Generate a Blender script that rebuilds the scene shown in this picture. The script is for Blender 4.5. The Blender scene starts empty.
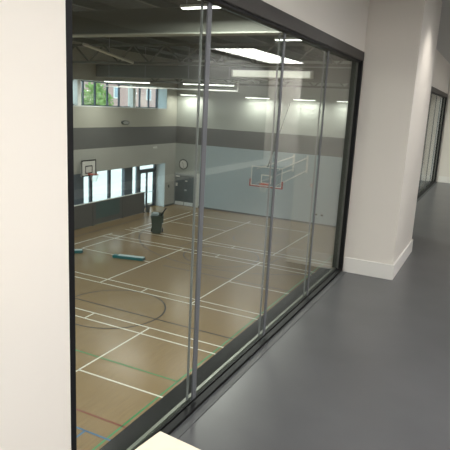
import bpy, bmesh, math, random
from mathutils import Matrix, Vector
random.seed(7)
S = bpy.context.scene
C = S.collection
# ---------------------------------------------------------------- camera
cd = bpy.data.cameras.new('camera'); cam = bpy.data.objects.new('camera', cd); C.objects.link(cam)
yaw, pitch, roll = 0.454853, 0.216941, 0.0512689
fwd = Vector((-math.sin(yaw)*math.cos(pitch), math.cos(yaw)*math.cos(pitch), -math.sin(pitch)))
rt = Vector((math.cos(yaw), math.sin(yaw), 0)); up = rt.cross(fwd)
r2 = rt*math.cos(roll)+up*math.sin(roll); u2 = up*math.cos(roll)-rt*math.sin(roll)
M = Matrix((r2, u2, -fwd)).transposed().to_4x4(); M.translation = (0, 0, 1.55)
cam.matrix_world = M
cd.sensor_width = 36; cd.lens = 537.675/450*36; cd.clip_start = 0.05; cd.clip_end = 300
S.camera = cam
S.view_settings.view_transform = 'Standard'; S.view_settings.look = 'None'
S.view_settings.gamma = 1; S.view_settings.use_curve_mapping = False
S.view_settings.exposure = 0.0
# ---------------------------------------------------------------- world: bright overcast sky
wd = bpy.data.worlds.new('sky'); S.world = wd; wd.use_nodes = True
bg = wd.node_tree.nodes['Background']; bg.inputs[0].default_value = (0.80, 0.92, 1.0, 1); bg.inputs[1].default_value = 3.1
PANEL_E = 26.0      # added unseen gallery ceiling panels, emission strength
LAMP_W = 285.0     # hall luminaire, watts
WASH_W = 60.0

FZ, XW, XR, YE = -5.48, -20.05, -20.85, 32.5
HALL_TOP = 4.5
# ---------------------------------------------------------------- materials
def mat(name, col, rough=0.6, metal=0.0, noise=0.0, nscale=6.0, bump=0.0, spec=0.5, emit=None, es=0.0):
    m = bpy.data.materials.new(name); m.use_nodes = True; nt = m.node_tree
    b = nt.nodes['Principled BSDF']
    b.inputs['Base Color'].default_value = (*col, 1); b.inputs['Roughness'].default_value = rough
    b.inputs['Metallic'].default_value = metal; b.inputs['Specular IOR Level'].default_value = spec
    if emit:
        b.inputs['Emission Color'].default_value = (*emit, 1); b.inputs['Emission Strength'].default_value = es
    tc = nt.nodes.new('ShaderNodeTexCoord'); nz = nt.nodes.new('ShaderNodeTexNoise')
    nz.inputs['Scale'].default_value = nscale; nz.inputs['Detail'].default_value = 5
    nt.links.new(tc.outputs['Object'], nz.inputs['Vector'])
    mx = nt.nodes.new('ShaderNodeMix'); mx.data_type = 'RGBA'; mx.name = 'tint'
    mx.inputs[6].default_value = (*[max(0, c*(1-noise)) for c in col], 1)
    mx.inputs[7].default_value = (*[min(1, c*(1+noise)) for c in col], 1)
    nt.links.new(nz.outputs['Fac'], mx.inputs[0]); nt.links.new(mx.outputs[2], b.inputs['Base Color'])
    if bump:
        bp = nt.nodes.new('ShaderNodeBump'); bp.inputs['Strength'].default_value = bump
        nt.links.new(nz.outputs['Fac'], bp.inputs['Height']); nt.links.new(bp.outputs[0], b.inputs['Normal'])
    return m
def banded(name, lower, band, upper, z0=-1.12, z1=0.04, xcol=None, xs=-18.05):
    """painted wall: three colours by height; optional other lower colour left of x = xs"""
    m = mat(name, lower, 0.55, noise=0.03, nscale=1.5); nt = m.node_tree; b = nt.nodes['Principled BSDF']
    tc = nt.nodes.new('ShaderNodeTexCoord'); sp = nt.nodes.new('ShaderNodeSeparateXYZ'); nt.links.new(tc.outputs['Object'], sp.inputs[0])
    def gt(sock, v):
        n = nt.nodes.new('ShaderNodeMath'); n.operation = 'GREATER_THAN'; n.inputs[1].default_value = v
        nt.links.new(sock, n.inputs[0]); return n.outputs[0]
    def mix(f, a, col):
        n = nt.nodes.new('ShaderNodeMix'); n.data_type = 'RGBA'; nt.links.new(f, n.inputs[0]); nt.links.new(a, n.inputs[6])
        n.inputs[7].default_value = (*col, 1); return n.outputs[2]
    c = nt.nodes['tint'].outputs[2]
    if xcol: c = mix(gt(sp.outputs[0], xs), c, xcol)
    c = mix(gt(sp.outputs[2], z0), c, band); c = mix(gt(sp.outputs[2], z1), c, upper)
    nt.links.new(c, b.inputs['Base Color']); return m
def glass(name, tint):
    m = bpy.data.materials.new(name); m.use_nodes = True; nt = m.node_tree; nt.nodes.clear()
    o = nt.nodes.new('ShaderNodeOutputMaterial'); t = nt.nodes.new('ShaderNodeBsdfTransparent'); g = nt.nodes.new('ShaderNodeBsdfGlossy')
    t.inputs[0].default_value = (*tint, 1); g.inputs['Roughness'].default_value = 0.0
    lw = nt.nodes.new('ShaderNodeLayerWeight'); lw.inputs[0].default_value = 0.5
    p = nt.nodes.new('ShaderNodeMath'); p.operation = 'POWER'; p.inputs[1].default_value = 5
    a = nt.nodes.new('ShaderNodeMath'); a.operation = 'MULTIPLY_ADD'; a.inputs[1].default_value = 0.95; a.inputs[2].default_value = 0.062
    x = nt.nodes.new('ShaderNodeMixShader')
    nt.links.new(lw.outputs['Facing'], p.inputs[0]); nt.links.new(p.outputs[0], a.inputs[0]); nt.links.new(a.outputs[0], x.inputs[0])
    nt.links.new(t.outputs[0], x.inputs[1]); nt.links.new(g.outputs[0], x.inputs[2]); nt.links.new(x.outputs[0], o.inputs[0])
    return m
GW = mat('gallery_wall_paint', (0.775, 0.73, 0.67), 0.6, noise=0.015, nscale=2, bump=0.02)
GWR = mat('unseen_wall_grey', (0.28, 0.28, 0.27), 0.6, noise=0.05)  # unseen wall toned down to darken what the glass reflects
GSK = mat('skirting_paint', (0.82, 0.80, 0.76), 0.4, noise=0.01)
GC = mat('gallery_ceiling_paint', (0.62, 0.61, 0.60), 0.7, noise=0.02)
GF = mat('gallery_resin_floor', (0.088, 0.089, 0.093), 0.32, noise=0.24, nscale=2.2, bump=0.04)
BLK = mat('black_powder_coat', (0.006, 0.006, 0.007), 0.55, noise=0.1, spec=0.25)
BRZ = mat('dark_bronze_anodised', (0.055, 0.050, 0.046), 0.45, metal=0.3, noise=0.08, nscale=3)
ALU = mat('brushed_aluminium', (0.52, 0.53, 0.56), 0.35, metal=0.75, noise=0.05, nscale=20)
MUL = mat('mullion_grey', (0.17, 0.175, 0.19), 0.45, metal=0.3, noise=0.05)
RST = mat('rear_strip_grey', (0.38, 0.38, 0.40), 0.45)
TRK = mat('track_cover_grey', (0.30, 0.31, 0.27), 0.45, metal=0.3)
LIN = mat('jamb_liner_grey', (0.14, 0.145, 0.13), 0.6)
SILL = mat('sill_dark_grey', (0.016, 0.017, 0.016), 0.85, spec=0.2, noise=0.1)
EDGE = mat('floor_edging_grey', (0.075, 0.078, 0.08), 0.55, noise=0.08)
GL = glass('clear_glass', (0.90, 0.93, 0.90))
GLW = glass('window_glass', (0.95, 0.985, 0.98))
TAB = mat('cream_laminate', (0.74, 0.66, 0.52), 0.45, noise=0.01)
TLEG = mat('table_leg_metal', (0.45, 0.45, 0.46), 0.35, metal=0.8)
WL = banded('hall_window_wall_paint', (0.47, 0.47, 0.44), (0.145, 0.145, 0.142), (0.50, 0.49, 0.43))
WE = banded('hall_end_wall_paint', (0.44, 0.47, 0.45), (0.145, 0.145, 0.142), (0.52, 0.54, 0.50), xcol=(0.47, 0.57, 0.63))
WN = banded('hall_near_wall_paint', (0.5, 0.5, 0.48), (0.145, 0.145, 0.142), (0.5, 0.5, 0.47))
HR = mat('hall_roof_deck', (0.085, 0.088, 0.08), 0.8, noise=0.2, nscale=0.8)
HB = mat('roof_beam_paint', (0.17, 0.175, 0.155), 0.6, noise=0.05)
HBL = mat('lit_underside_paint', (0.36, 0.37, 0.33), 0.5, noise=0.05)
DUCT = mat('galvanised_duct', (0.45, 0.46, 0.44), 0.45, metal=0.5, noise=0.1)
PALE = mat('pale_light_stand_in', (0.80, 0.80, 0.74), 0.5, noise=0.03)  # pale paint for the reflected streak and the lit band
WHT = mat('white_enamel', (0.80, 0.80, 0.78), 0.4, noise=0.02)
NAVY = mat('window_frame_blue_grey', (0.055, 0.075, 0.10), 0.45, noise=0.05)
NAVL = mat('window_pier_blue_grey', (0.12, 0.15, 0.19), 0.5, noise=0.05)
REV = mat('sky_lit_reveal_paint', (0.74, 0.84, 0.90), 0.6, noise=0.02)
DFR = mat('door_frame_grey', (0.30, 0.33, 0.34), 0.5)
KICK = mat('kick_plate_reflection', (0.85, 0.90, 0.94), 0.35)  # plate's reflected light painted in as bluish white
DOORG = mat('door_slate_grey', (0.10, 0.125, 0.135), 0.4, noise=0.05)
PART = mat('partition_dark_grey', (0.12, 0.12, 0.115), 0.35, noise=0.12, nscale=1.0)
PTEAL = mat('partition_teal', (0.075, 0.125, 0.125), 0.35, noise=0.15, nscale=1.0)
LAMPE = mat('lamp_diffuser', (0.9, 0.9, 0.9), 0.5, emit=(1.0, 0.985, 0.93), es=7.0)
PANE_E = mat('unseen_panel_diffuser', (0.9, 0.9, 0.9), 0.5, emit=(1.0, 0.985, 0.96), es=PANEL_E)
PANE_F = mat('far_ceiling_panel_diffuser', (0.9, 0.9, 0.9), 0.5, emit=(1.0, 0.985, 0.96), es=13.0)
SOFT = mat('soft_band_glow', (0.8, 0.8, 0.75), 0.5, emit=(1.0, 0.98, 0.88), es=0.75)  # glow for the lit part of the far beam, not a lamp
LW = mat('white_court_line', (0.86, 0.84, 0.76), 0.4, noise=0.08)
LK = mat('dark_court_line', (0.02, 0.02, 0.025), 0.6, noise=0.1)
LR = mat('red_court_line', (0.22, 0.05, 0.035), 0.4, noise=0.1)
LG = mat('green_court_line', (0.03, 0.27, 0.09), 0.4, noise=0.1)
LB = mat('blue_court_line', (0.05, 0.17, 0.34), 0.4, noise=0.1)
TEAL = mat('teal_vinyl', (0.01, 0.16, 0.18), 0.4, noise=0.06)
DTEAL = mat('dark_teal_vinyl', (0.01, 0.07, 0.09), 0.4, noise=0.06)
MATW = mat('pale_blue_vinyl', (0.62, 0.76, 0.80), 0.4, noise=0.03)
BING = mat('bin_dark_green', (0.035, 0.06, 0.04), 0.45, noise=0.08)
BINL = mat('bin_liner_pale', (0.35, 0.42, 0.45), 0.4, noise=0.1)
RUB = mat('black_rubber', (0.015, 0.015, 0.015), 0.7)
ORG = mat('rim_orange', (0.62, 0.10, 0.05), 0.4)
REDP = mat('red_padding', (0.42, 0.045, 0.035), 0.5)
ACR = glass('acrylic_board', (0.86, 0.90, 0.92))
NET = mat('net_cord', (0.75, 0.75, 0.72), 0.8)
GREYC = mat('canister_grey', (0.09, 0.10, 0.10), 0.4)
REDB = mat('red_plastic', (0.5, 0.03, 0.03), 0.4)

def hall_floor_mat():
    m = mat('hall_sports_floor', (0.30, 0.208, 0.107), 0.24, noise=0.05, nscale=0.9); nt = m.node_tree; b = nt.nodes['Principled BSDF']
    tc = nt.nodes.new('ShaderNodeTexCoord'); mp = nt.nodes.new('ShaderNodeMapping'); mp.inputs['Scale'].default_value = (9, 0.7, 1)
    n = nt.nodes.new('ShaderNodeTexNoise'); n.inputs['Scale'].default_value = 2.0; n.inputs['Detail'].default_value = 3
    nt.links.new(tc.outputs['Object'], mp.inputs[0]); nt.links.new(mp.outputs[0], n.inputs['Vector'])
    mx = nt.nodes.new('ShaderNodeMix'); mx.data_type = 'RGBA'; mx.blend_type = 'MULTIPLY'; mx.inputs[0].default_value = 1
    cr = nt.nodes.new('ShaderNodeValToRGB'); cr.color_ramp.elements[0].color = (0.9, 0.9, 0.9, 1); cr.color_ramp.elements[1].color = (1.06, 1.06, 1.06, 1)
    cr.color_ramp.elements[0].position = 0.3; cr.color_ramp.elements[1].position = 0.7
    nt.links.new(n.outputs['Fac'], cr.inputs[0]); nt.links.new(nt.nodes['tint'].outputs[2], mx.inputs[6]); nt.links.new(cr.outputs[0], mx.inputs[7])
    nt.links.new(mx.outputs[2], b.inputs['Base Color']); return m
HF = hall_floor_mat()
def brick_mat():
    m = mat('red_brick', (0.42, 0.22, 0.18), 0.8); nt = m.node_tree; b = nt.nodes['Principled BSDF']
    tc = nt.nodes.new('ShaderNodeTexCoord'); sp = nt.nodes.new('ShaderNodeSeparateXYZ'); mp = nt.nodes.new('ShaderNodeCombineXYZ')
    k = nt.nodes.new('ShaderNodeTexBrick'); k.inputs['Scale'].default_value = 3.0
    k.inputs['Color1'].default_value = (0.46, 0.29, 0.27, 1); k.inputs['Color2'].default_value = (0.38, 0.23, 0.21, 1); k.inputs['Mortar'].default_value = (0.5, 0.45, 0.42, 1); k.inputs['Mortar Size'].default_value = 0.01
    nt.links.new(tc.outputs['Object'], sp.inputs[0]); nt.links.new(sp.outputs[1], mp.inputs[0]); nt.links.new(sp.outputs[2], mp.inputs[1]); nt.links.new(mp.outputs[0], k.inputs['Vector']); nt.links.new(k.outputs['Color'], b.inputs['Base Color'])
    return m
BRK = brick_mat()
LEAF = mat('leaf_green', (0.21, 0.33, 0.09), 0.6, noise=0.35, nscale=3)
BARK = mat('bark', (0.10, 0.075, 0.05), 0.9, noise=0.3)
PAVE = mat('pale_paving', (0.72, 0.73, 0.71), 0.8, noise=0.08, nscale=0.5)
WIND = mat('far_window_glass', (0.30, 0.38, 0.45), 0.1)

# ---------------------------------------------------------------- helpers
def bx(bm, x0, x1, y0, y1, z0, z1, bev=0.0):
    t = bmesh.new(); bmesh.ops.create_cube(t, size=1)
    bmesh.ops.scale(t, vec=(abs(x1-x0), abs(y1-y0), abs(z1-z0)), verts=t.verts)
    bmesh.ops.translate(t, vec=((x0+x1)/2, (y0+y1)/2, (z0+z1)/2), verts=t.verts)
    if bev: bmesh.ops.bevel(t, geom=t.edges[:], offset=bev, segments=2, affect='EDGES')
    me = bpy.data.meshes.new('t'); t.to_mesh(me); bm.from_mesh(me); bpy.data.meshes.remove(me); t.free(); return bm
def box(*a, bev=0.0): return bx(bmesh.new(), *a, bev=bev)
def tube(bm, pts, r, seg=10, closed=False):
    """round bar along a polyline"""
    P = [Vector(p) for p in pts]; n = len(P); rings = []
    for i, p in enumerate(P):
        if closed: d = P[(i+1) % n]-P[i-1]
        else: d = P[min(i+1, n-1)]-P[max(i-1, 0)]
        d.normalize(); a = d.orthogonal().normalized() if abs(d.z) > .95 else Vector((0, 0, 1)).cross(d).normalized(); b = d.cross(a)
        rings.append([bm.verts.new(p+(a*math.cos(2*math.pi*k/seg)+b*math.sin(2*math.pi*k/seg))*r) for k in range(seg)])
    for i in range(n if closed else n-1):
        A, B = rings[i], rings[(i+1) % n]
        for k in range(seg): bm.faces.new((A[k], A[(k+1) % seg], B[(k+1) % seg], B[k]))
    if not closed: bm.faces.new(rings[0][::-1]); bm.faces.new(rings[-1])
    return bm
def prism(bm, prof, axis, a0, a1):
    """extrude a 2-D profile along an axis ('x': profile (y,z); 'y': (x,z); 'z': (x,y))"""
    def v(p, a): return {'x': (a, p[0], p[1]), 'y': (p[0], a, p[1]), 'z': (p[0], p[1], a)}[axis]
    A = [bm.verts.new(v(p, a0)) for p in prof]; B = [bm.verts.new(v(p, a1)) for p in prof]
    n = len(prof)
    for i in range(n): bm.faces.new((A[i], A[(i+1) % n], B[(i+1) % n], B[i]))
    bm.faces.new(A[::-1]); bm.faces.new(B)
    bmesh.ops.recalc_face_normals(bm, faces=bm.faces[:]); return bm
def obj(name, bm, m, parent=None, loc=None, smooth=False):
    me = bpy.data.meshes.new(name)
    if loc is not None: bmesh.ops.translate(bm, vec=[-c for c in loc], verts=bm.verts)
    bm.to_mesh(me); bm.free(); me.materials.append(m)
    if smooth:
        for p in me.polygons: p.use_smooth = True
    o = bpy.data.objects.new(name, me); C.objects.link(o)
    if loc is not None: o.location = loc
    if parent: o.parent = parent
    return o
def struct(name, bm, m, parent=None):
    o = obj(name, bm, m, parent)
    if not parent: o['kind'] = 'structure'
    return o
def sroot(name, loc=(0, 0, 0)):
    o = bpy.data.objects.new(name, None); C.objects.link(o); o.location = loc; o['kind'] = 'structure'; return o
def thing(name, label, cat, loc=(0, 0, 0), rz=0, group=None):
    o = bpy.data.objects.new(name, None); C.objects.link(o); o.location = loc; o.rotation_euler = (0, 0, rz)
    o['label'] = label; o['category'] = cat
    if group: o['group'] = group
    return o
def tag(o, label, cat, group=None):
    o['label'] = label; o['category'] = cat
    if group: o['group'] = group
    return o
def copy_tree(o, parent=None):
    c = o.copy(); C.objects.link(c); c.parent = parent
    for ch in list(o.children): copy_tree(ch, c)
    return c

# ================================================================ STRUCTURE: gallery
struct('floor', box(-1.302, 3.3, -3.0, 14.3, -0.30, 0.0), GF)
struct('floor_edging', box(-1.1985, -1.150, 1.3, 5.17, 0.0, 0.003), EDGE)
struct('floor_edging', box(-1.1985, -1.150, 7.6, 14.1, 0.0, 0.003), EDGE)
struct('ceiling', box(-1.36, 3.3, -3.0, 14.3, 2.75, 2.95), GC)
struct('wall_right', box(3.3, 3.45, -3.0, 14.3, -0.3, 2.95), GWR)
struct('wall_behind', box(-1.36, 3.45, -3.15, -3.0, -0.3, 2.95), GW)
struct('wall_end', box(-1.195, 3.3, 14.1, 14.3, 0, 2.75), GW)
struct('baseboard_end', box(-1.15, 3.3, 14.083, 14.1, 0, 0.15, bev=0.003), GSK)
struct('baseboard_right', box(3.283, 3.3, -3.0, 14.083, 0, 0.15, bev=0.003), GSK)
w = bmesh.new()      # wall between gallery and hall with two window openings
bx(w, -1.302, -1.2, -3.0, 1.30, 0, 2.75); bx(w, -1.302, -1.2, 1.30, 5.185, 2.10, 2.75)
bx(w, -1.302, -1.2, 5.185, 7.6, 0, 2.75); bx(w, -1.302, -1.2, 7.6, 14.1, 2.10, 2.75); bx(w, -1.302, -1.2, 14.1, 14.3, 0, 2.75)
struct('wall_left', w, GW)
struct('baseboard_left', box(-1.2, -1.183, -3.0, 1.29, 0, 0.15, bev=0.003), GSK)
struct('wall_pier', box(-1.2, -0.722, 5.175, 6.45, 0, 2.75, bev=0.006), GW)
k = bmesh.new(); bx(k, -1.19, -0.707, 5.16, 5.175, 0, 0.15, bev=0.003); bx(k, -0.722, -0.707, 5.162, 6.465, 0, 0.15, bev=0.003); bx(k, -1.2, -0.707, 6.45, 6.465, 0, 0.15, bev=0.003)
struct('baseboard_pier', k, GSK)

# gallery windows
def gallery_window(name, y0, y1, mull, wide):
    r = sroot(name, (-1.25, y0, 0))
    def L(bm): bmesh.ops.translate(bm, vec=(1.25, -y0, 0), verts=bm.verts); return bm
    struct('bottom_frame', L(box(-1.242, -1.200, y0, y1, 0, 0.018, bev=0.002)), BLK, r)
    struct('top_frame', L(box(-1.25, -1.198, y0, y1, 2.02, 2.10, bev=0.003)), BRZ, r)
    struct('head_gasket', L(box(-1.256, -1.21, y0+.02, y1-.05, 2.005, 2.0195)), BLK, r)
    for a, b in ((y0, y0+0.03), (y1-0.045, y1)):
        j = bmesh.new(); bx(j, -1.215, -1.20, a, b, 0.018, 2.02, bev=0.002); bx(j, -1.235, -1.216, a+.004, b-.004, 0.018, 2.02); struct('side_frame', L(j), BLK, r)
    # glazing track, then a wide dark sill on the hall side
    struct('glazing_track', L(box(-1.262, -1.245, y0+.02, y1-.02, 0.0, 0.024)), BLK, r)
    struct('track_cover', L(box(-1.300, -1.282, y0+.02, y1-.02, 0.0, 0.012)), TRK, r)
    struct('window_sill', L(box(-1.41, -1.303, y0, y1, -0.02, 0.006)), SILL, r)
    for a, b in ((y0-.003, y0+.010), (y1-0.010, y1+.003)): struct('jamb_liner', L(box(-1.305, -1.237, a, b, 0.02, 2.10)), LIN, r)
    struct('head_liner', L(box(-1.305, -1.252, y0+.01, y1-.01, 2.09, 2.103)), LIN, r)
    ed = [y0+0.03]+mull+[y1-0.045]
    for i in range(len(ed)-1):
        struct('glass_pane', L(box(-1.256, -1.248, ed[i], ed[i+1], 0.025, 2.004)), GL, r)
    for i, y in enumerate(mull):
        m = struct('mullion', L(box(-1.2475, -1.240, y-wide[i]/2, y+wide[i]/2, 0.03, 2.004, bev=0.001)), MUL, r)
        struct('rear_strip', L(box(-1.275, -1.266, y-wide[i]/2-.006, y-wide[i]/2+.003, 0.025, 2.004)), RST, m)
    return r
gallery_window('window_1', 1.30, 5.185, [2.27, 3.235, 4.19], [0.040, 0.032, 0.026])
gallery_window('window_2', 7.6, 14.1, [8.5, 9.4, 10.3, 11.3, 12.3, 13.2], [0.03]*6)

# ================================================================ STRUCTURE: sports hall
floorh = struct('floor_hall', box(-21.6, -1.36, -2.0, 32.8, FZ-0.2, FZ), HF)
struct('ceiling_hall', box(-21.6, -1.36, -2.0, 32.8, HALL_TOP, HALL_TOP+0.2), HR)
w = bmesh.new(); bx(w, -1.52, -1.36, -2.0, 32.5, FZ, -0.31); bx(w, -1.52, -1.36, -2.0, 32.5, 2.75, HALL_TOP); bx(w, -1.52, -1.36, 14.3, 32.5, -0.31, 2.75)
struct('wall_near_hall', w, WN)
struct('wall_back_hall', box(-21.6, -1.36, -2.15, -2.0, FZ, HALL_TOP), WN)
struct('wall_end_hall', box(-21.6, -1.36, YE, YE+0.3, FZ, HALL_TOP), WE)
w = bmesh.new()
bx(w, XW-0.9, XW, -2.0, 32.5, -2.44, 1.17); bx(w, XW-0.9, XW, -2.0, 32.5, 2.55, HALL_TOP)
bx(w, XW-0.9, XW, -2.0, 12.0, FZ, -2.44); bx(w, XW-0.9, XW, -2.0, 10.0, 1.17, 2.55)
bx(w, XW-0.9, XW, 31.2, 32.5, FZ, -2.44); bx(w, XW-0.9, XW, 31.2, 32.5, 1.17, 2.55)
struct('wall_window_hall', w, WL)
struct('trim_1', box(XW-0.78, XW+0.03, 10.0, 31.2, 1.15, 1.20, bev=0.005), WHT)         # clerestory sill board
struct('trim_2', box(XW-0.80, XW-0.004, 31.188, 31.2, FZ, -2.44), REV)                   # reveals, sky light painted in as pale blue
struct('trim_3', box(XW-0.80, XW-0.004, 31.188, 31.2, 1.20, 2.55), REV)
b_ = bmesh.new(); bx(b_, XW, XW+0.02, 31.2, 32.48, FZ, FZ+0.1); bx(b_, XW, -1.6, YE-0.02, YE, FZ, FZ+0.1)
struct('baseboard_hall', b_, GREYC)

# clerestory window: frame, mullions, panes
r = sroot('window_3', (XR, 10, 1.2))
def LW3(bm): bmesh.ops.translate(bm, vec=(-XR, -10, -1.2), verts=bm.verts); return bm
f = bmesh.new(); bx(f, XR-0.05, XR+0.05, 10, 31.188, 1.20, 1.25); bx(f, XR-0.05, XR+0.05, 10, 31.188, 2.50, 2.55)
struct('window_frame', LW3(f), NAVY, r)
posts = [28.25, 23.25, 18.3, 13.4]
for y in posts: struct('white_post', LW3(box(XR-0.1, XR+0.3, y-0.14, y+0.14, 1.20, 2.55, bev=0.01)), WHT, r)
mu = [31.13, 30.2, 29.2, 27.05, 25.95, 24.85, 23.85, 22.0, 20.9, 19.8, 17.2, 16.0, 14.8, 12.2, 11.0]
for y in mu: struct('mullion', LW3(box(XR-0.04, XR+0.07, y-0.035, y+0.035, 1.25, 2.50)), NAVY, r)
allm = sorted(mu+posts+[10.0])
for a, b in zip(allm[:-1], allm[1:]): struct('glass_pane', LW3(box(XR-0.01, XR+0.0, a+.05, b-.05, 1.25, 2.50)), GLW, r)

# ground level glazing
r = sroot('window_4', (XR, 12, FZ))
def LW4(bm): bmesh.ops.translate(bm, vec=(-XR, -12, -FZ), verts=bm.verts); return bm
f = bmesh.new(); bx(f, XR-0.05, XR+0.05, 12, 31.188, -2.50, -2.44); bx(f, XR-0.05, XR+0.05, 12, 29.2, FZ, FZ+0.08)
struct('window_frame', LW4(f), NAVY, r)
for a, b in ((22.95, 23.75), (27.55, 28.38), (17.4, 18.2)): struct('wide_pier', LW4(box(XR-0.1, XR+0.12, a, b, FZ, -2.44)), NAVL, r)
m4 = [24.45, 26.15, 22.4, 20.7, 19.2, 16.2, 14.6, 13.2, 12.1]
for y in m4: struct('mullion', LW4(box(XR-0.05, XR+0.08, y-0.10, y+0.10, FZ, -2.50)), NAVY, r)
struct('mullion', LW4(box(XR-0.05, XR+0.08, 28.96, 29.26, FZ, -2.50)), NAVL, r)
struct('mullion', LW4(box(XR-0.03, XR+0.08, 28.38, 28.46, FZ, -2.50)), BLK, r)
for a, b in ((12.2, 17.4), (18.2, 22.95), (23.75, 27.55), (28.46, 28.96)):
    struct('glass_pane', LW4(box(XR-0.01, XR, a, b, FZ+.08, -2.5)), GLW, r)
# glazed exit door with transom
r = sroot('door_2', (XR, 29.26, FZ))
def LD2(bm): bmesh.ops.translate(bm, vec=(-XR, -29.26, -FZ), verts=bm.verts); return bm
f = bmesh.new(); bx(f, XR-0.05, XR+0.10, 29.26, 31.188, -2.99, -2.83); bx(f, XR-0.05, XR+0.10, 29.26, 29.36, FZ, -2.99); bx(f, XR-0.05, XR+0.10, 31.0, 31.188, FZ, -2.5)
struct('door_frame', LD2(f), NAVY, r)
struct('transom_pane', LD2(box(XR-0.01, XR, 29.3, 31.0, -2.83, -2.5)), GLW, r)
for a, b in ((29.37, 30.17), (30.19, 30.99)):
    l = bmesh.new(); bx(l, XR-0.03, XR+0.03, a, a+0.07, FZ+.01, -3.0); bx(l, XR-0.03, XR+0.03, b-0.07, b, FZ+.01, -3.0)
    bx(l, XR-0.03, XR+0.03, a, b, -3.1, -3.0); bx(l, XR-0.03, XR+0.03, a, b, FZ+.01, FZ+0.13)
    lf = struct('door_leaf', LD2(l), NAVY, r)
    struct('door_glass', LD2(box(XR-0.006, XR+0.006, a+.07, b-.07, FZ+.13, -3.1)), GLW, lf)
    struct('push_bar', LD2(tube(bmesh.new(), [(XR+.03, a+.05, -4.42), (XR+.10, a+.09, -4.42), (XR+.10, b-.09, -4.42), (XR+.03, b-.05, -4.42)], 0.022)), ALU, lf)

# solid double door in the end wall
r = sroot('door_1', (-19.3, YE, FZ))
def LD1(bm): bmesh.ops.translate(bm, vec=(19.3, -YE, -FZ), verts=bm.verts); return bm
f = bmesh.new(); bx(f, -20.04, -19.97, YE-.06, YE-.001, FZ, -3.3); bx(f, -18.47, -18.38, YE-.06, YE-.001, FZ, -3.3); bx(f, -20.04, -18.38, YE-.06, YE-.001, -3.34, -3.25)
struct('door_frame', LD1(f), DFR, r)
for a, b in ((-19.965, -19.225), (-19.215, -18.475)):
    lf = struct('door_leaf', LD1(box(a, b, YE-.05, YE-.002, FZ+.005, -3.345, bev=0.004)), DOORG, r)
    struct('kick_plate', LD1(box(a+.02, b-.02, YE-.056, YE-.05, FZ+.02, FZ+.27)), KICK, lf)
s_ = struct('push_plate', LD1(box(-19.20, -19.02, YE-.056, YE-.05, -4.42, -4.30)), ALU, r)
struct('closer', LD1(box(-19.92, -19.6, YE-.11, YE-.05, -3.46, -3.38, bev=0.005)), WHT, r)
struct('notice', LD1(box(-19.93, -19.78, YE-.056, YE-.05, -4.13, -3.9)), WHT, r)
struct('notice', LD1(box(-19.17, -18.98, YE-.056, YE-.05, -3.75, -3.68)), WHT, r)
# white storage door jamb to the right of the door
struct('trim_4', box(-18.25, -18.05, YE-.03, YE-.001, FZ, -3.1), WHT)

# court markings, painted on the hall floor
Z0 = FZ
def lines(name, m, segs, wd=0.05, dz=0.002):
    bm = bmesh.new()
    for x0, y0, x1, y1 in segs:
        h = wd/2
        if abs(x1-x0) > abs(y1-y0): bx(bm, x0-h, x1+h, y0-h, y0+h, Z0, Z0+dz)
        else: bx(bm, x0-h, x0+h, y0-h, y1+h, Z0, Z0+dz)
    o = obj(name, bm, m, floorh); return o
def arc(bm, cx, cy, rad, a0, a1, wd=0.05, dz=0.0015, n=64):
    wd = 0.055
    A = []
    for i in range(n+1):
        a = math.radians(a0+(a1-a0)*i/n)
        A.append([bm.verts.new((cx+(rad+s)*math.cos(a), cy+(rad+s)*math.sin(a), Z0+dz)) for s in (-wd/2, wd/2)])
    for i in range(n): bm.faces.new((A[i][0], A[i][1], A[i+1][1], A[i+1][0]))
lines('white_line', LW, [(-9.07, 10.15, -3.4, 10.15), (-17.95, 12.93, -3.4, 12.93), (-17.95, 13.45, -3.4, 13.45),
    (-17.95, 16.02, -3.4, 16.02), (-17.95, 16.5, -3.4, 16.5), (-9.05, 19.1, -3.4, 19.1), (-17.15, 19.5, -13.2, 19.5),
    (-17.95, 22.0, -3.4, 22.0), (-17.95, 22.5, -3.4, 22.5), (-17.95, 24.0, -3.4, 24.0), (-17.95, 24.45, -3.4, 24.45),
    (-17.15, 27.3, -13.2, 27.3), (-17.15, 30.0, -9.0, 30.0),
    (-17.95, 6.0, -17.95, 22.8), (-17.15, 19.5, -17.15, 30.8), (-17.7, 24.45, -17.7, 30.8), (-13.2, 16.02, -13.2, 22.5), (-13.2, 24.0, -13.2, 30.6),
    (-9.07, 7.0, -9.07, 13.45), (-9.05, 16.02, -9.05, 22.5), (-9.05, 24.0, -9.05, 30.0),
    (-11.3, 12.93, -11.3, 13.45), (-11.25, 16.02, -11.25, 16.5), (-11.3, 24.0, -11.3, 24.45), (-11.2, 22.0, -11.2, 22.5)], 0.055)
dk = lines('dark_line', LK, [(-18.95, 0.2, -18.95, 28.15), (-18.9, 14.15, -3.5, 14.15), (-18.9, 28.15, -3.5, 28.15), (-12.4, 19.42, -3.5, 19.42)], 0.06, 0.0015)
bm = bmesh.new(); bm.from_mesh(dk.data)
arc(bm, -11.1, 14.2, 1.8, 0, 360); arc(bm, -11.05, 26.57, 6.35, 180, 360); arc(bm, -11.05, 22.35, 1.8, 0, 360); arc(bm, -11.05, 26.57, 1.25, 180, 360)
bx(bm, -13.52, -13.48, 22.35, 28.15, Z0, Z0+.0015); bx(bm, -8.62, -8.58, 22.35, 28.15, Z0, Z0+.0015); bx(bm, -12.85, -9.25, 22.33, 22.37, Z0, Z0+.0015)
bm.to_mesh(dk.data); bm.free()
lines('green_line', LG, [(-6.52, 5.0, -6.52, 26.0), (-14.0, 11.0, -6.52, 11.0)], 0.05, 0.001)
lines('red_line', LR, [(-14.0, 8.67, -3.0, 8.67)], 0.05, 0.001)
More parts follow.
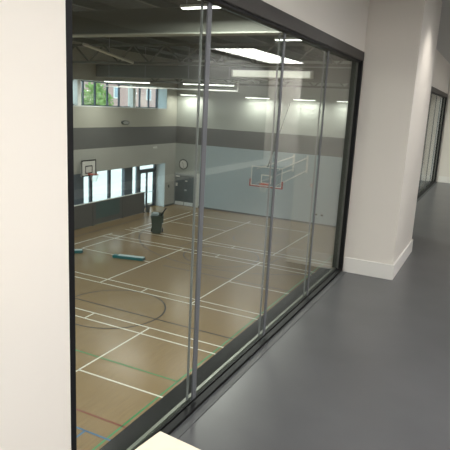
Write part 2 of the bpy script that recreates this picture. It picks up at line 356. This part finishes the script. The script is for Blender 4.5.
lines('blue_line', LB, [(-8.2, 8.13, -5.2, 8.13), (-7.1, 5.0, -7.1, 8.13)], 0.05, 0.0012)

# roof structure
b_ = bmesh.new(); bx(b_, XW, -1.52, 12.0, 12.28, 3.27, 3.87); struct('roof_beam', b_, HB)
struct('roof_beam_lit_underside', box(XW, -1.52, 11.93, 12.35, 3.235, 3.27), HBL)  # beam underside painted paler to show light from below
struct('roof_beam', box(XW, -1.52, 24.0, 24.3, 2.80, 3.42), HB)
struct('roof_beam', box(XW, -1.52, 5.0, 5.28, 3.27, 3.87), HB)
# lattice truss between the two beams
def truss(y, z0, z1, n):
    bm = bmesh.new(); bx(bm, XW, -1.52, y-.07, y+.07, z1-.10, z1); bx(bm, XW, -1.52, y-.05, y+.05, z0, z0+.10)
    L = (-1.52-XW)/n
    for i in range(n):
        x = XW+L*i
        tube(bm, [(x, y, z1-.05), (x+L/2, y, z0+.05), (x+L, y, z1-.05)], 0.045, 6)
    struct('roof_truss', bm, HB)
truss(20.5, 3.20, 4.05, 11)
truss(28.5, 2.75, 3.55, 11)
for i, x in enumerate((-19.0, -16.6, -14.2, -11.8, -9.4, -7.0, -4.6, -2.2)): struct('roof_purlin', box(x-.06, x+.06, -1.9, 32.4, HALL_TOP-.22, HALL_TOP), HB)
struct('services_tray', box(XW+.05, -11.7, 24.55, 24.75, 2.28, 2.34), WHT)
struct('services_tray_hanger', box(-11.76, -11.70, 24.6, 24.7, 2.34, 2.80), WHT)

# ================================================================ OUTSIDE
struct('ground_outside', box(-90, -21.61, -30, 110, FZ-0.3, FZ-0.05), PAVE)
bt = thing('apartment_building', 'red brick building with pale windows seen through the high windows of the hall', 'building', (-52, 75, FZ-.05))
def LB_(bm): bmesh.ops.translate(bm, vec=(52, -75, -FZ+.05), verts=bm.verts); return bm
struct('facade', LB_(box(-60, -52, 60, 104, FZ-.05, 12)), BRK, bt)
for iy in range(9):
    for iz, z in enumerate((-4.0, -0.9, 1.9, 4.9)):
        y = 62+iy*4.2
        fr = obj('window', LB_(box(-52.0, -51.85, y, y+1.3, z, z+1.7)), WHT, bt)
        obj('window_glass', LB_(box(-51.85, -51.82, y+.12, y+1.18, z+.15, z+1.55)), WIND, fr)
def tree(loc, h, rad, label, seed):
    rnd = random.Random(seed)
    t = thing('tree', label, 'tree', loc)
    bm = bmesh.new(); tube(bm, [(0, 0, 0), (0.05, 0, h*.35), (0.0, .1, h*.7)], 0.16, 8)
    for k in range(5): a = k*1.3; tube(bm, [(0, 0, h*.4), (math.cos(a)*rad*.6, math.sin(a)*rad*.6, h*.75)], 0.06, 6)
    obj('trunk', bm, BARK, t)
    bm = bmesh.new()
    for i in range(1500):
        v = Vector((rnd.gauss(0, 1), rnd.gauss(0, 1), rnd.gauss(0, 1))).normalized()*(rnd.random()**.4)
        c = Vector((v.x*rad, v.y*rad, h*.68+v.z*h*.34)); s = rnd.uniform(.14, .26)
        a = Vector((rnd.gauss(0, 1), rnd.gauss(0, 1), rnd.gauss(0, 1))).normalized(); b = a.orthogonal().normalized()
        bm.faces.new([bm.verts.new(c+a*s), bm.verts.new(c+b*s*.6), bm.verts.new(c-a*s), bm.verts.new(c-b*s*.6)])
    obj('foliage', bm, LEAF, t)
tree((-34, 40.6, FZ-.05), 8.6, 1.75, 'leafy green tree outside the left end of the high windows', 3)

# ================================================================ GALLERY OBJECTS
t = thing('table', 'cream topped table corner standing beside the gallery glass', 'table', (-0.235, 0.625, 0))
tb = box(-0.455, 0.455, -0.35, 0.35, 0.725, 0.75, bev=0.002); obj('tabletop', tb, TAB, t)
for sx in (-1, 1):
    for sy in (-1, 1): obj('leg', box(sx*.42-.02, sx*.42+.02, sy*.31-.02, sy*.31+.02, 0, .725, bev=.003), TLEG, t)
obj('apron', box(-.40, .40, -.30, .30, .67, .725), TLEG, t)
t.rotation_euler.z = math.radians(-6)

def ceiling_panel(x, y, lx, ly, label, m=None):
    m = m or PANE_E
    t = thing('ceiling_light', label, 'ceiling light', (x, y, 2.75), group='gallery ceiling panels')
    f = bmesh.new()
    for a, b, c, d in ((-lx/2-.03, lx/2+.03, -ly/2-.03, -ly/2), (-lx/2-.03, lx/2+.03, ly/2, ly/2+.03), (-lx/2-.03, -lx/2, -ly/2, ly/2), (lx/2, lx/2+.03, -ly/2, ly/2)): bx(f, a, b, c, d, -.04, 0)
    obj('frame', f, WHT, t); obj('diffuser', box(-lx/2, lx/2, -ly/2, ly/2, -.02, -.001), m, t)
ceiling_panel(2.62, 12.0, 0.98, 3.3, 'long bright ceiling panel over the gallery, reflected in the glass', PANE_F)
ceiling_panel(0.9, 1.3, 0.6, 2.2, 'added unseen ceiling panel over the gallery in front of the wall pier')  # out of view, placed to light the near left wall
ceiling_panel(0.9, -1.2, 0.6, 1.8, 'added unseen ceiling panel over the near end of the gallery')  # out of view, only there to light the near gallery

# ================================================================ HALL OBJECTS
ceiling_panel(1.45, 4.45, 0.6, 1.3, 'added unseen ceiling panel over the gallery beside the near side of the wall pier')  # unseen fill for the side and face of the pier
t = thing('fill_light', 'added unseen downlight above the far side of the wall pier', 'ceiling light', (-0.32, 5.75, 2.75))  # added out of view for the highlight down the pier side
ring = bmesh.new(); prism(ring, [(.08*math.cos(i*math.pi/12), .08*math.sin(i*math.pi/12)) for i in range(24)], 'z', -.012, -.001); obj('trim_ring', ring, WHT, t)
ring = bmesh.new(); prism(ring, [(.055*math.cos(i*math.pi/12), .055*math.sin(i*math.pi/12)) for i in range(24)], 'z', -.016, -.012); obj('lens', ring, LAMPE, t)
ld = bpy.data.lights.new('lamp', 'SPOT'); ld.energy = 55; ld.spot_size = math.radians(110); ld.spot_blend = .8; ld.shadow_soft_size = .06; ld.color = (1, .95, .88)
lo = bpy.data.objects.new('lamp', ld); C.objects.link(lo); lo.parent = t; lo.location = (0, 0, -.03)
def luminaire(x0, x1, y, z, label, watts=LAMP_W, group='linear lamps hung across the hall', wires=True, name='linear_light'):
    L = x1-x0; t = thing(name, label, 'ceiling light', ((x0+x1)/2, y, z), group=group)
    h = bmesh.new(); prism(h, [(-.05, .06), (-.075, .015), (-.065, 0), (.065, 0), (.075, .015), (.05, .06)], 'x', -L/2, L/2); obj('housing', h, WHT, t)
    obj('diffuser', box(-L/2+.03, L/2-.03, -.06, .06, -.02, 0.0), LAMPE, t)
    if wires:
        for s in (-1, 1): obj('suspension_wire', tube(bmesh.new(), [(s*L*.4, 0, .06), (s*L*.4, 0, HALL_TOP-z-.005)], .008, 6), ALU, t)
    ld = bpy.data.lights.new('lamp', 'AREA'); ld.shape = 'RECTANGLE'; ld.size = L-.06; ld.size_y = .12; ld.energy = watts; ld.color = (1, .985, .93)
    lo = bpy.data.objects.new('lamp', ld); C.objects.link(lo); lo.parent = t; lo.location = (0, 0, -.04)
    return t
luminaire(-6.5, -5.2, 10.6, 3.58, 'linear lamp beside the top of the nearest mullion, lower of the close pair')
luminaire(-5.75, -4.6, 9.9, 3.62, 'linear lamp at the top of the glass, upper of the close pair')
luminaire(-6.3, -5.25, 15.6, 3.55, 'short linear lamp high up, right of the second mullion top')
luminaire(-19.2, -16.3, 23.7, 2.53, 'long linear lamp in front of the high windows', watts=130)
luminaire(-14.3, -11.5, 23.7, 2.53, 'long linear lamp between the nearest two mullions above the blue wall', watts=130)
luminaire(-16.0, -14.5, 10.6, 3.58, 'added unseen lamp out over the middle of the hall')  # added out of view to even the hall lighting
luminaire(-16.0, -14.5, 3.5, 3.58, 'added unseen lamp near the window wall at the back')  # another unseen lamp for even light in the hall
luminaire(-7.0, -5.5, 3.5, 3.58, 'added unseen lamp close to the gallery at the back')  # unseen as well, evens the light on this side
for x0, x1, lb in ((-19.4, -18.2, 'wall washing lamp over the clock corner of the end wall'), (-14.6, -12.95, 'wall washing lamp left of the basketball backboard'),
                   (-11.4, -10.0, 'wall washing lamp above the basketball backboard'), (-8.7, -7.3, 'wall washing lamp right of the basketball backboard')):
    luminaire(x0, x1, 31.85, 2.16, lb, watts=WASH_W, group='lamps washing the end wall', name='wall_washer')
t = thing('lit_band', 'glowing stand-in for the lit band on the face of the far roof beam', 'ceiling light', (-9.7, 23.83, 3.10))  # glow stands in for light falling on the beam face
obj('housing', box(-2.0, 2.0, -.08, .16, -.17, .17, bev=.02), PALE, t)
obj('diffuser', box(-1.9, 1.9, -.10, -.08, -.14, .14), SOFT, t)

t = thing('reflection_bar', 'thin pale bar for a reflected streak crossing diagonally above the high windows', 'reflection bar', (-14.95, 18.75, 3.45))  # bar shaped as a reflected streak seen in the glass
obj('bar_body', tube(bmesh.new(), [(-.3, -1.25, .24), (.3, 1.25, -.24)], .06, 12), PALE, t, smooth=True)
obj('hanger', tube(bmesh.new(), [(0, 0, .05), (0, 0, 1.04)], .01, 6), ALU, t)

# partition in front of ground glazing
t = thing('low_partition', 'long dark grey waist-high partition in front of the ground floor windows', 'partition', (-19.95, 18, FZ))
ys = [0, 2.9, 5.55, 8.3, 10.62]
for i in range(4): obj('panel', box(-.05, .05, ys[i]+.01, ys[i+1]-.01, .03, 1.33, bev=.006), PTEAL if i == 2 and False else PART, t)
tp = obj('teal_area', box(.051, .056, 5.8, 8.0, .35, 1.30), PTEAL, t); tp['label'] = 'dark teal area of the partition'  # thin teal sheet laid on the panel face
obj('top_rail', box(-.06, .06, 0, 10.62, 1.33, 1.37, bev=.006), WHT, t)
for y in ys: obj('foot', box(-.06, .12, max(0, y-.05), min(10.62, y+.05), 0, .03), BLK, t)

# board on window wall
t = thing('basketball_hoop', 'small white basketball board with black border on the window wall', 'basketball hoop', (XW, 23.04, -2.6), group=None)
obj('backboard', box(.27, .31, -.60, .60, .03, .93, bev=.004), WHT, t)
b_ = bmesh.new()
for a, b, c, d in ((-.60, .60, .03, .09), (-.60, .60, .86, .93), (-.60, -.53, .09, .86), (.53, .60, .09, .86), (-.29, .29, .18, .235), (-.29, .29, .56, .615), (-.29, -.235, .235, .56), (.235, .29, .235, .56)): bx(b_, .31, .315, a, b, c, d)
obj('board_marking', b_, BLK, t)
rim = obj('rim', tube(bmesh.new(), [(.31+.15+.225+.225*math.cos(a*math.pi/12), .225*math.sin(a*math.pi/12), .17) for a in range(24)], .014, 8, closed=True), ORG, t)
obj('rim_plate', box(.315, .50, -.09, .09, .10, .18), ORG, t)
def net(cx, cy, z, r, par):
    bm = bmesh.new()
    for k in range(12):
        for s in (1, -1):
            pts = []
            for j in range(5):
                a = 2*math.pi*(k+s*j*.5)/12; rr = r*(1-.11*j); pts.append((cx+rr*math.cos(a), cy+rr*math.sin(a), z-.1*j))
            tube(bm, pts, .003, 4)
    obj('net', bm, NET, par)
net(.685, 0, .165, .225, t)
b_ = bmesh.new()
for y in (-.35, .35):
    for z in (.15, .75): obj('wall_bracket', tube(bmesh.new(), [(0.001, y, z), (.27, y, z)], .02, 8), GREYC, t)

# suspended backboard on end wall
BY = 26.95
t = thing('basketball_hoop', 'clear basketball backboard with red padded lower edge, carried on long arms from the end wall', 'basketball hoop', (-10.84, YE, FZ))
y = BY-YE
f = bmesh.new()
for a, b, c, d in ((-.9, .9, 3.91, 3.95), (-.9, -.86, 2.9, 3.91), (.86, .9, 2.9, 3.91), (-.86, .86, 2.9, 2.94)): bx(f, a, b, y-.025, y+.025, c, d)
obj('board_frame', f, WHT, t)
obj('backboard', box(-.86, .86, y-.008, y+.008, 2.94, 3.91), ACR, t)
f = bmesh.new()
for a, b, c, d in ((-.30, .30, 3.05, 3.10), (-.30, .30, 3.48, 3.53), (-.30, -.25, 3.10, 3.48), (.25, .30, 3.10, 3.48)): bx(f, a, b, y-.012, y-.009, c, d)
obj('target_square', f, WHT, t)
f = bmesh.new(); bx(f, -.93, .93, y-.05, y+.05, 2.84, 2.90, bev=.01); bx(f, -.97, -.90, y-.05, y+.05, 2.84, 3.25, bev=.01); bx(f, .90, .97, y-.05, y+.05, 2.84, 3.25, bev=.01)
obj('edge_padding', f, REDP, t)
obj('rim', tube(bmesh.new(), [(.225*math.cos(a*math.pi/12), y-.375+.225*math.sin(a*math.pi/12), 3.05) for a in range(24)], .016, 8, closed=True), ORG, t)
obj('rim_plate', box(-.25, .25, y-.16, y-.03, 2.98, 3.07), ORG, t)
net(0, y-.375, 3.045, .225, t)
for x in (-.6, .6):
    for z in (3.0, 3.8): obj('support_arm', tube(bmesh.new(), [(x, y+.03, z), (x*.75, -.06, z+.35)], .035, 8), WHT, t)
obj('diagonal_stay', tube(bmesh.new(), [(0, y+.05, 3.9), (-.95, -.04, 7.5)], .035, 8), GREYC, t)
for x in (-.45, .45): obj('wall_plate', box(x-.06, x+.06, -.05, -.002, 3.2, 4.3, bev=.005), WHT, t)

# clock
t = thing('wall_clock', 'round white wall clock with dark rim above the grey double door', 'clock', (-19.36, YE, -2.56))
def disc(r, y0, y1, m, name, n=40):
    return obj(name, prism(bmesh.new(), [(r*math.cos(2*math.pi*i/n), r*math.sin(2*math.pi*i/n)) for i in range(n)], 'z', y0, y1), m, t)
dd = disc(.36, .002, .05, GREYC, 'rim'); df = disc(.295, .05, .054, WHT, 'face')
for o in (dd, df): o.rotation_euler.x = math.pi/2
obj('hour_hand', box(-.012, .012, -.060, -.056, -.02, .17), BLK, t).rotation_euler.y = math.radians(-30)
obj('minute_hand', box(-.009, .009, -.064, -.060, -.02, .26), BLK, t).rotation_euler.y = math.radians(170)
for k in range(12):
    a = k*math.pi/6; c, s = math.cos(a), math.sin(a); obj('hour_mark', tube(bmesh.new(), [(.24*s, -.057, .24*c), (.28*s, -.057, .28*c)], .008, 4), BLK, t)

# small wall fittings
tag(obj('emergency_light', box(-.03, .0, -.22, .22, -.06, .06, bev=.01), WHT, loc=None), 'small white emergency light below the grey band on the window wall', 'light').location = (XW+.031, 29.9, -1.32)
t = thing('wall_speaker', 'dark oval wall speaker above the grey band on the window wall', 'speaker', (XW, 26.6, .30))
sp = bmesh.new(); prism(sp, [(.34*math.cos(i*math.pi/12), .13*math.sin(i*math.pi/12)) for i in range(24)], 'x', .002, .12); obj('cabinet', sp, GREYC, t)
sp = bmesh.new(); prism(sp, [(.29*math.cos(i*math.pi/12), .09*math.sin(i*math.pi/12)) for i in range(24)], 'x', .12, .13); obj('grille', sp, DUCT, t)
t = thing('fire_call_point', 'small red box on the end wall right of the backboard', 'call point', (-9.95, YE, -3.02))
obj('box_body', box(-.09, .09, -.06, -.002, -.09, .09, bev=.01), REDB, t); obj('cover', box(-.05, .05, -.066, -.06, -.05, .05), WHT, t)
for x, z, lb in ((-9.55, -4.83, 'left of the two small dark wall sockets low on the end wall'), (-9.15, -4.83, 'right of the two small dark wall sockets low on the end wall')):
    s = thing('wall_socket', lb, 'socket', (x, YE, z), group='sockets on the end wall'); obj('face_plate', box(-.08, .08, -.02, -.002, -.06, .06, bev=.004), GREYC, s)
    obj('cover', box(-.05, .05, -.025, -.02, -.035, .035), BLK, s)
s = thing('door_switch', 'small dark switch on the window wall beside the glazed door', 'switch', (XW, 31.7, -4.1)); obj('face_plate', box(.001, .02, -.06, .06, -.1, .1, bev=.004), GREYC, s); obj('button', box(.02, .03, -.025, .025, -.03, .03), BLK, s)

# rolled gym mats / benches
def pad(loc, L, rz, label):
    t = thing('gym_pad', label, 'gym pad', loc, rz, group='teal pads on the court')
    obj('body', box(-L/2, L/2, -.14, .14, 0, .13, bev=.025), TEAL, t)
    obj('top_cover', box(-L/2+.25, L/2-.02, -.10, .138, .125, .142, bev=.006), MATW, t)
    obj('end_cap', box(L/2-.03, L/2+.02, -.13, .13, .01, .12, bev=.02), DTEAL, t)
pad((-14.28, 19.35, FZ), 1.5, math.radians(14), 'long low teal pad with pale top lying on the court before the bin')
pad((-17.2, 18.45, FZ), 1.5, math.radians(38), 'teal and white pad cut off by the dark window frame at left')

# wheelie bin
t = thing('wheelie_bin', 'dark green wheeled bin standing open on the court', 'bin', (-16.12, 24.4, FZ), math.radians(30))
bm = bmesh.new()
A = [(-.24, -.24), (.24, -.24), (.24, .24), (-.24, .24)]; B = [(-.31, -.31), (.31, -.31), (.31, .31), (-.31, .31)]; I = [(-.28, -.28), (.28, -.28), (.28, .28), (-.28, .28)]; J = [(-.21, -.21), (.21, -.21), (.21, .21), (-.21, .21)]
R_ = [[bm.verts.new((x, y, z)) for x, y in P] for P, z in ((A, .06), (B, 1.0), (I, 1.0), (J, .12))]
for q in range(3):
    for i in range(4): bm.faces.new((R_[q][i], R_[q][(i+1) % 4], R_[q+1][(i+1) % 4], R_[q+1][i]))
bm.faces.new(R_[0][::-1]); bm.faces.new(R_[3]); bx(bm, -.34, .34, -.34, -.29, .93, 1.0); bx(bm, -.34, .34, .29, .34, .93, 1.0); bx(bm, -.34, -.29, -.29, .29, .93, 1.0); bx(bm, .29, .34, -.29, .29, .93, 1.0)
obj('body', bm, BING, t)
obj('liner', box(-.29, .1, -.29, .29, .98, 1.12, bev=.05), BINL, t)
f = bmesh.new(); bx(f, -.33, .33, .42, .46, .45, 1.06, bev=.015); o = obj('lid', f, BING, t)
obj('handle', tube(bmesh.new(), [(-.25, .33, .96), (-.25, .42, .99), (.25, .42, .99), (.25, .33, .96)], .018, 8), BING, t)
for s in (-1, 1):
    wbm = bmesh.new(); prism(wbm, [(.26+.12*math.cos(i*math.pi/10), .12+.12*math.sin(i*math.pi/10)) for i in range(20)], 'x', s*.27, s*.33); obj('wheel', wbm, RUB, t)
obj('axle', tube(bmesh.new(), [(-.28, .26, .12), (.28, .26, .12)], .015, 8), GREYC, t)
obj('foot', box(-.2, .2, -.22, -.12, 0, .06), BING, t)
t = thing('broom', 'dark broom handle sticking up out of the green bin', 'broom', (-16.05, 24.42, FZ+.14))
obj('broom_handle', tube(bmesh.new(), [(0, 0, .05), (.16, .10, .95), (.36, .22, 1.27)], .032, 8), BLK, t)
obj('broom_head', box(-.09, .09, -.04, .04, 0, .08, bev=.01), BLK, t)
# canister at end of partition
t = thing('fire_extinguisher', 'small dark cylinder standing on the floor at the end of the grey partition', 'canister', (-19.78, 28.82, FZ))
prof = [(0.0, 0), (.11, 0), (.12, .03), (.12, .42), (.07, .50), (.03, .53), (.03, .58), (0, .58)]
bm = bmesh.new(); rings = []
for r0, z in prof[1:-1]: rings.append([bm.verts.new((r0*math.cos(2*math.pi*k/16), r0*math.sin(2*math.pi*k/16), z)) for k in range(16)])
for a, b in zip(rings[:-1], rings[1:]):
    for k in range(16): bm.faces.new((a[k], a[(k+1) % 16], b[(k+1) % 16], b[k]))
bm.faces.new(rings[0][::-1]); bm.faces.new(rings[-1]); obj('body', bm, GREYC, t, smooth=True)
obj('handle', box(-.02, .10, -.015, .015, .58, .62, bev=.004), BLK, t)
